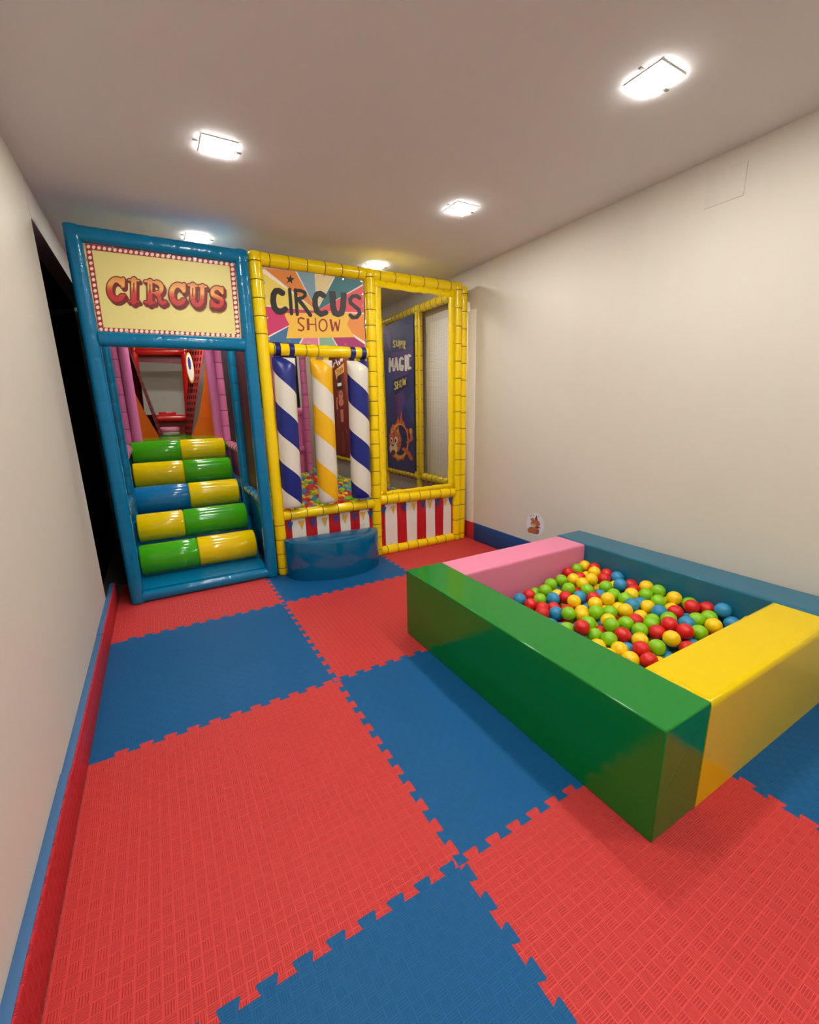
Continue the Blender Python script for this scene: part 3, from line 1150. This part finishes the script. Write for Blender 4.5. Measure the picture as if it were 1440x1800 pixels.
# -- SUPER MAGIC SHOW banner on the side frame
f3 = lambda x, y: (660 + x / 5.807, 550 + y / 5.807)
SN = (-1, 0, 0)
XB = 2.866
mg = thing('magic_show_banner', (XB, 3.72, 1.38), 'dark blue banner reading SUPER MAGIC SHOW on the side frame', 'banner')
MQ = [(75, 150), (385, 10), (402, 1640), (130, 1575)]
NAVY = mat('banner_navy', (42, 48, 106), .45)
banner_sheet(mg, MQ, 0, XB, SN, NAVY, f3)
a = Art(0, XB, SN, f3)
PUR, PUR2, NV2 = P_(86, 62, 122), P_(120, 84, 150), P_(54, 66, 128)
a.poly([(95, 170), (155, 120), (160, 400), (120, 310)], PUR2)
a.poly([(160, 410), (380, 330), (382, 420), (300, 780), (215, 870), (180, 620)], PUR)
a.poly([(120, 480), (180, 590), (205, 700), (125, 890)], NV2)
a.poly([(205, 860), (285, 810), (395, 1160), (300, 930), (240, 1090)], PUR)
a.poly([(300, 930), (392, 800), (396, 1150)], NV2)
a.poly([(165, 290), (320, 215), (318, 380), (170, 405)], P_(38, 40, 90))
a.poly([(180, 690), (328, 625), (330, 745), (200, 848)], P_(20, 22, 66))
a.poly([(215, 850), (235, 840), (238, 1110), (222, 1118)], P_(110, 30, 70))
# flaming hoop with a small orange cat leaping through it
FL, FO, FY = P_(226, 96, 30), P_(214, 110, 44), P_(238, 178, 50)
hoop = []
for k in range(22):
    an = 2 * math.pi * k / 22
    rr = 1.0 if k % 2 else 1.10 + .10 * max(0, -math.sin(an))
    hoop.append((245 + 95 * rr * math.cos(an), 1310 + 190 * rr * math.sin(an)))
a.poly(hoop, FL)
a.poly([(215, 1140), (232, 1060), (250, 1110), (266, 1000), (282, 1150)], FL)
a.disc((245, 1310), 90, FY, 28, 182)
a.disc((255, 1300), 74, P_(30, 32, 84), 28, 156)
a.disc((205, 1310), 62, FO, 22, 120)                                   # head
a.poly([(150, 1250), (160, 1160), (198, 1215)], FO)                    # ears
a.poly([(208, 1200), (236, 1150), (250, 1260)], FO)
a.poly([(160, 1235), (165, 1185), (185, 1215)], P_(236, 170, 110))
a.poly([(218, 1210), (234, 1175), (240, 1240)], P_(236, 170, 110))
a.disc((186, 1385), 40, P_(244, 214, 166), 20, 58)                     # muzzle
a.disc((184, 1425), 22, P_(120, 30, 30), 16, 28)
a.poly([(160, 1345), (196, 1338), (180, 1368)], P_(90, 36, 34))
a.disc((212, 1300), 17, M_IVORY, 16, 36)
a.disc((208, 1305), 8, M_INK, 12, 20)
a.disc((167, 1298), 11, M_IVORY, 14, 28)
a.disc((165, 1302), 6, M_INK, 12, 16)
for q in ([(235, 1330), (262, 1318)], [(236, 1360), (262, 1360)], [(190, 1222), (192, 1250)]):
    a.stroke(q, 9, P_(120, 50, 30))
a.stroke([(290, 1390), (340, 1430), (370, 1490)], 34, FO)
a.stroke([(330, 1320), (372, 1290), (365, 1210)], 26, FO)
a.disc((362, 1205), 16, FY, 14, 30)
a.build('picture_print', mg)
a = Art(0, XB, SN, f3)
a.k = 60
GY = P_(226, 204, 110)


def word(strokes, m_):
    for pts, w in strokes:
        a.stroke(pts, w * 1.25, m_)


word([([(205, 290), (190, 285), (185, 305), (195, 318), (203, 332), (195, 350), (184, 345)], 10), ([(218, 285), (221, 335), (232, 342), (240, 330), (241, 278)], 9),
      ([(253, 365), (253, 290), (266, 290), (267, 318), (254, 326)], 8), ([(276, 355), (276, 285)], 5), ([(276, 288), (286, 284)], 4), ([(276, 320), (286, 317)], 4), ([(276, 354), (288, 350)], 4),
      ([(294, 362), (292, 292), (304, 292), (304, 322), (295, 330)], 9), ([(296, 330), (305, 368)], 9)], GY)
word([([(148, 598), (148, 465)], 16), ([(148, 470), (170, 545)], 14), ([(170, 545), (180, 470)], 14), ([(180, 465), (184, 590)], 11),
      ([(196, 588), (214, 465)], 12), ([(214, 465), (232, 580)], 18), ([(202, 550), (226, 545)], 10),
      ([(282, 470), (268, 458), (254, 475), (252, 540), (260, 580), (276, 582), (284, 545), (272, 540)], 18),
      ([(312, 440), (314, 582)], 20), ([(358, 440), (345, 432), (335, 450), (334, 530), (344, 568), (360, 562)], 20)], M_IVORY)
word([([(216, 712), (205, 705), (200, 728), (212, 745), (216, 770), (206, 782), (199, 775)], 10), ([(228, 700), (230, 772)], 10), ([(248, 690), (249, 762)], 4), ([(230, 735), (248, 728)], 5),
      (arc(266, 722, 9, 36, 0, 360, 16), 5), ([(284, 672), (292, 738)], 9), ([(292, 738), (300, 690)], 5), ([(300, 682), (308, 732)], 9), ([(308, 732), (316, 660)], 6)], GY)
a.build('lettering', mg)

# -- maroon banner with a monkey in a top hat, deeper on the side frame
f4 = lambda x, y: (575 + x / 8.571, 620 + y / 8.571)
mk = thing('monkey_banner', (XB, 5.5, 1.27), 'maroon banner with a top-hatted monkey, deep inside between the pillars', 'banner')
banner_sheet(mk, [(20, -260), (330, -120), (345, 1590), (60, 1515)], 0, XB, SN, mat('banner_maroon', (116, 30, 22), .5), f4)
a = Art(0, XB, SN, f4)
a.poly([(250, 300), (262, -100), (330, -60), (343, 900), (300, 700)], P_(150, 66, 36))
a.poly([(118, 270), (255, 150), (258, 290), (160, 350), (145, 412)], P_(228, 176, 84))
for pts in ([(100, 215), (108, 160), (126, 150)], [(135, 110), (165, 190)], [(172, 130), (190, 175), (202, 100)], [(215, 90), (225, 130), (238, 90)]):
    a.stroke(pts, 16, M_IVORY)
SK, SKD = P_(216, 122, 92), P_(132, 62, 36)
for pts in ([(168, 270), (152, 265), (150, 290), (168, 305), (165, 330), (152, 330)], [(180, 255), (184, 318)], [(198, 245), (201, 305)], [(182, 290), (198, 280)],
            arc(214, 265, 8, 34, 0, 360, 12), [(228, 215), (234, 272), (240, 230)]):
    a.stroke(pts, 7, P_(150, 70, 30))
a.poly([(165, 370), (212, 345), (212, 470), (160, 475)], M_INK)
a.poly([(160, 460), (218, 450), (220, 505), (160, 512)], M_IVORY)
a.poly([(146, 510), (246, 495), (236, 545), (155, 560)], M_INK)
a.disc((205, 640), 46, SKD, 20, 85)
a.disc((210, 640), 32, SK, 18, 70)
a.disc((215, 745), 38, SK, 20, 62)
a.disc((198, 620), 7, M_INK, 10, 20)
a.disc((222, 615), 7, M_INK, 10, 20)
a.stroke([(155, 680), (150, 760), (160, 850)], 20, SK)
a.poly([(200, 860), (245, 850), (255, 1040), (215, 1045)], SK)
a.disc((252, 1400), 30, P_(132, 52, 44), 20, 125)
a.stroke([(240, 1190), (248, 1280)], 12, P_(150, 80, 60))
a.stroke([(280, 1140), (310, 1210)], 16, P_(170, 70, 50))
a.build('picture_print', mk)

# -- red and white striped valances with pennants
f5 = lambda x, y: (440 + x / 4.0923, 590 + y / 4.0923)
f6 = lambda x, y: (620 + x / 3.5306, 470 + y / 3.5306)


def striped(label, xa, xb, za, zb, stripes, flags, y=2.556):
    t = thing('striped_valance', ((xa + xb) / 2, y, za), label, 'valance', 'red and white striped valances under the yellow frame')
    b = MB()
    nseg = 40
    for k, (s0, s1, red) in enumerate(stripes):
        b.mi = 0 if red else 1
        rows = []
        for j in range(9):
            z = za + (zb - za) * j / 8
            rows.append([(xa + (xb - xa) * (s0 + (s1 - s0) * i / 4), y + .004 * math.sin((s0 + (s1 - s0) * i / 4) * 17 + j * .35), z) for i in range(5)])
        b.grid(rows)
    bmesh.ops.remove_doubles(b.bm, verts=b.bm.verts[:], dist=1e-5)
    o = b.build('cloth', [M_SRED, M_WHITE], t, smooth=False)
    o.modifiers.new('thick', 'SOLIDIFY').thickness = .003
    for s, col in flags:
        b = MB()
        xm = xa + (xb - xa) * s
        b.prism([(xm - .027, y - .0075, zb - .022), (xm + .027, y - .0075, zb - .022), (xm + .003, y - .0085, zb - .10)], (0, -.001, 0))
        b.build('pennant', (M_FLAGB, M_FLAGY)[col], t, smooth=False)
    b = MB()
    for s in (.005, .12, .33, .55, .76, .995):
        xm = xa + (xb - xa) * s
        b.eyelet((xm, y - .009, za + .02 if s not in (.005, .995) else za + .16), (0, -1, 0), .006)
    b.build('eyelets', M_STEEL, t)


striped('striped red and white valance with pennants behind the half-round step', 1.178, 1.945, .06, .437,
        [(0, .075, 1), (.075, .22, 0), (.22, .345, 1), (.345, .475, 0), (.475, .605, 1), (.605, .725, 0), (.725, .835, 1), (.835, .95, 0), (.95, 1, 1)],
        [(.055, 0), (.175, 1), (.30, 0), (.43, 1), (.555, 0), (.66, 1), (.775, 0), (.875, 1), (.965, 0)])
striped('striped red and white valance with pennants under the net window', 2.022, 2.80, .064, .452,
        [(0, .055, 1), (.055, .205, 0), (.205, .335, 1), (.335, .475, 0), (.475, .60, 1), (.60, .735, 0), (.735, .855, 1), (.855, .97, 0), (.97, 1, 1)],
        [(.035, 0), (.155, 1), (.30, 0), (.43, 1), (.555, 0), (.655, 1), (.77, 0), (.875, 1), (.96, 0)])


# ------------------------------------------------------------------ hanging barber pillars
def pillar(xt, xb, zt_, zb__, rx_, m_, label, straps, strap_m):
    y0 = 2.535
    t = thing('hanging_pillar', ((xt + xb) / 2, y0, zb__), label, 'padded pillar', 'striped pillars hanging from the yellow frame')
    b = MB()
    rows = []
    n = 32
    H_ = zt_ - zb__
    zs = [0, .004, .014, .03, .06] + [.06 + (H_ - .18) * k / 10 for k in range(1, 11)] + [H_ - .09, H_ - .06, H_ - .035, H_ - .012, H_]
    for z in zs:
        s = z / H_
        kx, ky = 1.0, 1.0
        if z < .06:
            e_ = 1 - z / .06
            kx = 1 - .10 * e_ ** 3 - (.10 if z == 0 else 0)
            ky = 1 - .22 * e_ ** 3 - (.12 if z == 0 else 0)
        if z > H_ - .13:
            e_ = 1 - (H_ - z) / .13
            ky = math.sqrt(max(0.008, 1 - e_ ** 2))
            kx = 1.0 + .10 * e_
        cx_ = xb + (xt - xb) * s
        rows.append([(cx_ + rx_ * kx * math.cos(2 * math.pi * i / n), y0 + rx_ * .92 * ky * math.sin(2 * math.pi * i / n), zb__ + z) for i in range(n)])
    g = b.grid(rows, True)
    b.face(g[0][::-1])
    b.face(g[-1])
    b.build('cushion', m_, t, loc=((xt + xb) / 2, y0, zb__), angle=60)
    for xs_ in straps:
        b = MB()
        Rz, w = .0448, .019
        zc_ = 1.704
        rows = []
        for k in range(25):
            an = 2 * math.pi * k / 24
            rows.append([(xs_ + s * w, 2.55 + Rz * math.cos(an), zc_ + Rz * math.sin(an)) for s in (-1, -.4, .4, 1)])
        b.grid(rows)
        b.box((xs_ - w, 2.549, zt_ - .02), (xs_ + w, 2.553, zc_ - .04))
        b.build('strap', strap_m, t)
    return t


M_P1 = spiral_mat('pillar_blue_white', (12, 32, 124), (226, 220, 206), .424, .40, .827)
M_P2 = spiral_mat('pillar_yellow_white', (240, 182, 0), (226, 220, 206), .424, .40, .882)
M_P3 = spiral_mat('pillar_blue_white_right', (12, 32, 124), (226, 220, 206), .424, .40, .375)
pillar(1.274, 1.250, 1.646, .538, .078, M_P1, 'blue and white striped pillar, left of the three', (1.235, 1.335), M_STRAP)
pillar(1.555, 1.547, 1.640, .541, .081, M_P2, 'yellow and white striped pillar in the middle', (1.50, 1.60), M_YEL)
pillar(1.855, 1.836, 1.642, .545, .084, M_P3, 'blue and white striped pillar, right of the three', (1.815, 1.905), M_STRAP)

# ------------------------------------------------------------------ half-round step
hs = thing('half_round_step', (1.53, 2.40, 0), 'blue half-round padded step in front of the yellow frame', 'step')
b = MB()


def hpt(an, r_=1.0, dz=0.0):
    x = .385 * r_ * math.cos(an)
    y = -.262 * r_ * math.sin(an)
    c_, s_ = math.cos(-.075), math.sin(-.075)
    return (1.532 + x * c_ - y * s_, 2.462 + x * s_ + y * c_, dz)


n = 40
rows = []
for z, k in ((0, .992), (.008, 1.0), (.285, 1.0), (.296, .985), (.30, .955)):
    rows.append([hpt(math.pi * i / n, k, z) for i in range(n + 1)])
g = b.grid(rows)
for r_ in g:
    pass
b.face([v for v in g[-1]])
b.face([v for v in g[0]][::-1])
b.face([r_[0] for r_ in g] + [r_[-1] for r_ in reversed(g)])
b.build('cushion', M_STEP, hs, angle=30)

# ------------------------------------------------------------------ soft ball pit blocks


def block(name, lo, hi, m_, label, bev=.007, puff=.004):
    b = MB()
    lo, hi = Vector(lo), Vector(hi)
    if bev <= .008:
        b.box(lo, hi, .005, 3)
    else:                                           # softer top edges of the less tightly sewn covers
        b.box(lo, hi)
        es = [e_ for e_ in b.bm.edges if all(v.co.z > hi.z - 1e-4 for v in e_.verts)]
        bmesh.ops.bevel(b.bm, geom=es, offset=bev, segments=5, profile=.5, affect='EDGES')
    o = b.build(name, m_, angle=40)
    for p in o.data.polygons:
        if p.area > .01:
            p.use_smooth = False
    return tag(o, label, 'soft block')


block('foam_block', (1.515, -.251, 0), (1.754, 1.209, .389), M_PGREEN, 'long green vinyl block along the near side of the ball pit')
block('foam_block', (1.7545, .985, 0), (2.733, 1.212, .389), M_PPINK, 'pink vinyl block at the far end of the ball pit', .016)
block('foam_block', (2.735, -.245, 0), (2.968, 1.222, .391), M_PBLUE, 'long blue vinyl block of the ball pit, against the right wall', .014)
block('foam_block', (1.7545, -.252, 0), (2.733, -.028, .389), M_PYEL, 'yellow vinyl block at the near end of the ball pit', .022)

# ------------------------------------------------------------------ balls of the near pit
RB = 0.037
A9 = lambda x, y: (900 + x / 9, 975 + y / 9)
B9 = lambda x, y: (1020 + x / 9, 975 + y / 9)
C9 = lambda x, y: (1160 + x / 9, 1020 + y / 9)
D9 = lambda x, y: (980 + x / 9, 1060 + y / 9)
E9 = lambda x, y: (1080 + x / 9, 1060 + y / 9)
KEY = {'r': 'red', 'y': 'yellow', 'g': 'green', 'b': 'blue'}
SEEN = [
    (A9, 'b 125 710,r 285 650,g 395 605 1,g 510 585,g 475 705,r 300 790,r 485 855,r 530 985,g 615 470,g 785 405,r 885 285,g 1045 220,y 1185 150,r 1305 200,'
         'y 1325 290,y 1190 320 1,r 1095 355 1,y 970 390,y 1110 480,y 1275 425,g 905 545,y 705 640 1,b 635 710,r 845 690,r 715 850 1,r 875 870 1,y 965 765,'
         'b 1110 675,g 1215 575,r 1035 600 2,b 705 930,y 1050 880 1,y 1115 980,g 910 1005,r 835 1100 1,r 1270 690,y 1305 800,b 1375 640 1,g 1325 960,b 1205 860 2,b 670 1090 1'),
    (B9, 'r 425 310,r 390 395,b 545 340,y 565 490 1,b 670 500,r 825 480 1,r 865 530,g 405 510,g 555 650,y 265 520 2,g 680 710,y 835 650,y 430 735,y 610 820 1,'
         'y 705 915,g 480 930,y 380 880 2,b 850 845,y 1070 520,g 1035 635,g 1205 600,g 1250 755,y 1065 830,b 945 760 1,y 1370 720 1,b 1250 940,y 1010 985 1,'
         'r 885 1060,g 1150 1050 1,y 465 1065,g 1385 1065,y 1430 860 1'),
    (C9, 'y 265 325,g 470 370,r 590 445,r 835 430,g 845 545,b 1090 530,b 1330 545,y 1275 610,r 255 525,b 440 560 1,g 620 640,y 810 705,b 400 710,g 620 830,r 185 790,'
         'r 370 885,b 180 920 1,y 210 1000,b 480 980 1,r 360 1050'),
    (D9, 'b 90 380 1,g 160 420,b 310 410 1,r 360 490,b 360 550 1,g 475 365,y 555 370 1,g 565 495,r 680 430 1,g 820 430,y 800 545 1,g 815 615,y 660 680,y 970 750,'
         'y 830 830,r 1020 520,b 1130 510 1,g 1110 370,g 1300 460,y 1300 600,b 1120 710 1,r 1300 730,y 1185 880,r 1390 910,b 700 310 2,b 970 360 2,r 985 290 2'),
    (E9, 'r 645 490,g 580 340,r 905 430 1,g 670 705,b 770 660 1,y 780 520 2,g 755 440 2'),
]


def pit_surface(x):
    return .155 + .10 * max(0.0, min(1.0, (x - 1.8) / .9))


balls = []
for fx, s in SEEN:
    for item in s.split(','):
        f = item.split()
        px, py = fx(float(f[1]), float(f[2]))
        lower = int(f[3]) if len(f) > 3 else 0
        z = .2
        for _ in range(6):
            q = at(px, py, 2, z)
            z = pit_surface(q.x) - lower * .018
        balls.append([at(px, py, 2, z), KEY[f[0]], lower])
# the same sphere listed in two crops is kept once
uniq = []
for q in balls:
    if all((q[0] - o[0]).length > .018 or q[1] != o[1] for o in uniq):
        uniq.append(q)
balls = uniq
PX0, PX1, PY0, PY1 = 1.756, 2.733, -.026, .983


def relax(P, r, it, bounds, zr=(0.0, .3), w=.5):
    n = len(P)
    for _ in range(it):
        for i in range(n):
            for j in range(i + 1, n):
                d = P[j] - P[i]
                if abs(d.x) > 2 * r or abs(d.y) > 2 * r or abs(d.z) > 2 * r:
                    continue
                L = d.length
                if 1e-6 < L < 2 * r:
                    k = (2 * r - L) / L * w * .5
                    e_ = Vector((d.x * k, d.y * k, d.z * k * 1.3))
                    P[i] -= e_
                    P[j] += e_
        for p in P:
            p.x = min(max(p.x, bounds[0] + r), bounds[1] - r)
            p.y = min(max(p.y, bounds[2] + r), bounds[3] - r)
            p.z = min(max(p.z, zr[0] + r), zr[1])


pos = [q[0].copy() for q in balls]
relax(pos, RB * .985, 40, (PX0, PX1, PY0, PY1))
ball_me = {}
for k in BALLC:
    b = MB()
    b.sphere((0, 0, 0), RB, 24, 14)
    o = b.build('ball', M_BALL[k])
    ball_me[k] = o.data
    bpy.data.objects.remove(o)
ZONES = [('against the pink block', lambda p: p.y > PY1 - .13), ('against the blue block', lambda p: p.x > PX1 - .13),
         ('beside the green block', lambda p: p.x < PX0 + .16), ('beside the yellow block', lambda p: p.y < PY0 + .20),
         ('in the middle', lambda p: True)]


def add_ball(p, col, label, group):
    o = bpy.data.objects.new('plastic_ball', ball_me[col])
    COL.objects.link(o)
    o.location = p
    o.rotation_euler = (p.x * 37 % 3, p.y * 53 % 3, 0)
    tag(o, label, 'ball', group)


for p, q in zip(pos, balls):
    zn = next(n_ for n_, f in ZONES if f(p))
    add_ball(p, q[1], '%s plastic ball %s in the soft-sided ball pit' % ('lime green' if q[1] == 'green' else q[1], zn), '%s balls %s of the ball pit' % (q[1], zn))

rb = random.Random(11)


def fill_stuff(name, label, pts, sub=2):
    b = MB()
    cols = list(BALLC)
    for p in pts:
        b.mi = rb.randrange(4)
        b.ico(p, RB, sub)
    o = b.build(name, [M_BALL[c] for c in cols])
    return tag(o, label, 'balls', None, 'stuff')


bed = []
lay = 0
z = RB
while z < .26:
    y = PY0 + RB + (.5 * RB if lay % 2 else 0)
    row = 0
    while y < PY1 - RB * .9:
        x = PX0 + RB + (RB if (row + lay) % 2 else 0)
        while x < PX1 - RB * .9:
            p = Vector((x, y, z)) + Vector((rb.uniform(-.004, .004), rb.uniform(-.004, .004), 0))
            if p.z < pit_surface(p.x) - .012 and all((p - o).length > RB * 1.72 for o in pos):
                bed.append(p)
            x += 2 * RB + .003
        y += RB * 1.76
        row += 1
    z += RB * 1.62
    lay += 1
fill_stuff('pit_ball_bed', 'mixed red, yellow, green and blue balls lying deeper in the soft-sided pit', bed)

# ------------------------------------------------------------------ balls of the inner pool


def pool_surface(x, y):
    t_ = max(0, min(1, (y - 2.65) / 2.4))
    s_ = .47 - .32 * max(0, x - 2.2)
    return .41 * (1 - t_) + s_ * t_


def project(p):
    d = p - CAM
    zc_ = d.dot(_fw)
    return W_PX / 2 + F_PX * d.dot(_rt) / zc_, H_PX / 2 - F_PX * d.dot(_up) / zc_


def gap_of(p):
    x, y = project(p)
    if 524 < x < 566 and 800 < y < 905:
        return 0
    if 593 < x < 624 and 815 < y < 905:
        return 1
    return None


topb, low = [], []
y = 2.70
row = 0
while y < 5.92:
    x = 1.14 + (RB if row % 2 else 0)
    while x < 2.84:
        if not (x < 2.24 and y > 5.0):
            p = Vector((x + rb.uniform(-.008, .008), y + rb.uniform(-.008, .008), 0))
            p.z = pool_surface(p.x, p.y) - RB + rb.uniform(-.014, .014)
            topb.append(p)
            low.append(p + Vector((RB, RB * .55, -RB * 1.55)))
            low.append(p + Vector((0, RB, -RB * 3.0)))
        x += 2 * RB + .004
    y += RB * 1.78
    row += 1
seen_ = [p for p in topb if gap_of(p) is not None]
seen_.sort(key=lambda p: (p - CAM).length)
seen_ = seen_[:165]
keep = set(id(p) for p in seen_)
cols = list(BALLC)
lastc = None
for p in seen_:
    c_ = rb.choice([c for c in ('red', 'yellow', 'green', 'blue', 'red', 'yellow') if c != lastc])
    lastc = c_
    g_ = gap_of(p)
    far = 'at the front' if p.y < 3.5 else ('in the middle' if p.y < 4.5 else 'at the back')
    wh = 'left of yellow pillar' if g_ == 0 else 'right of yellow pillar'
    add_ball(p, c_, '%s plastic ball %s of the inner pool, %s' % ('lime green' if c_ == 'green' else c_, far, wh), '%s inner pool balls %s %s' % (c_, far, wh))
rest = [p for p in topb if id(p) not in keep]
fill_stuff('pool_ball_surface', 'mixed plastic balls hidden behind the pillars and rails of the inner pool', rest, 2)
fill_stuff('pool_ball_bed', 'mixed plastic balls lying deeper in the inner pool', [p for p in low if .235 < p.z and not (p.x < 2.26 and p.y > 5.0) and p.x < 2.84 and p.y < 5.95], 1)
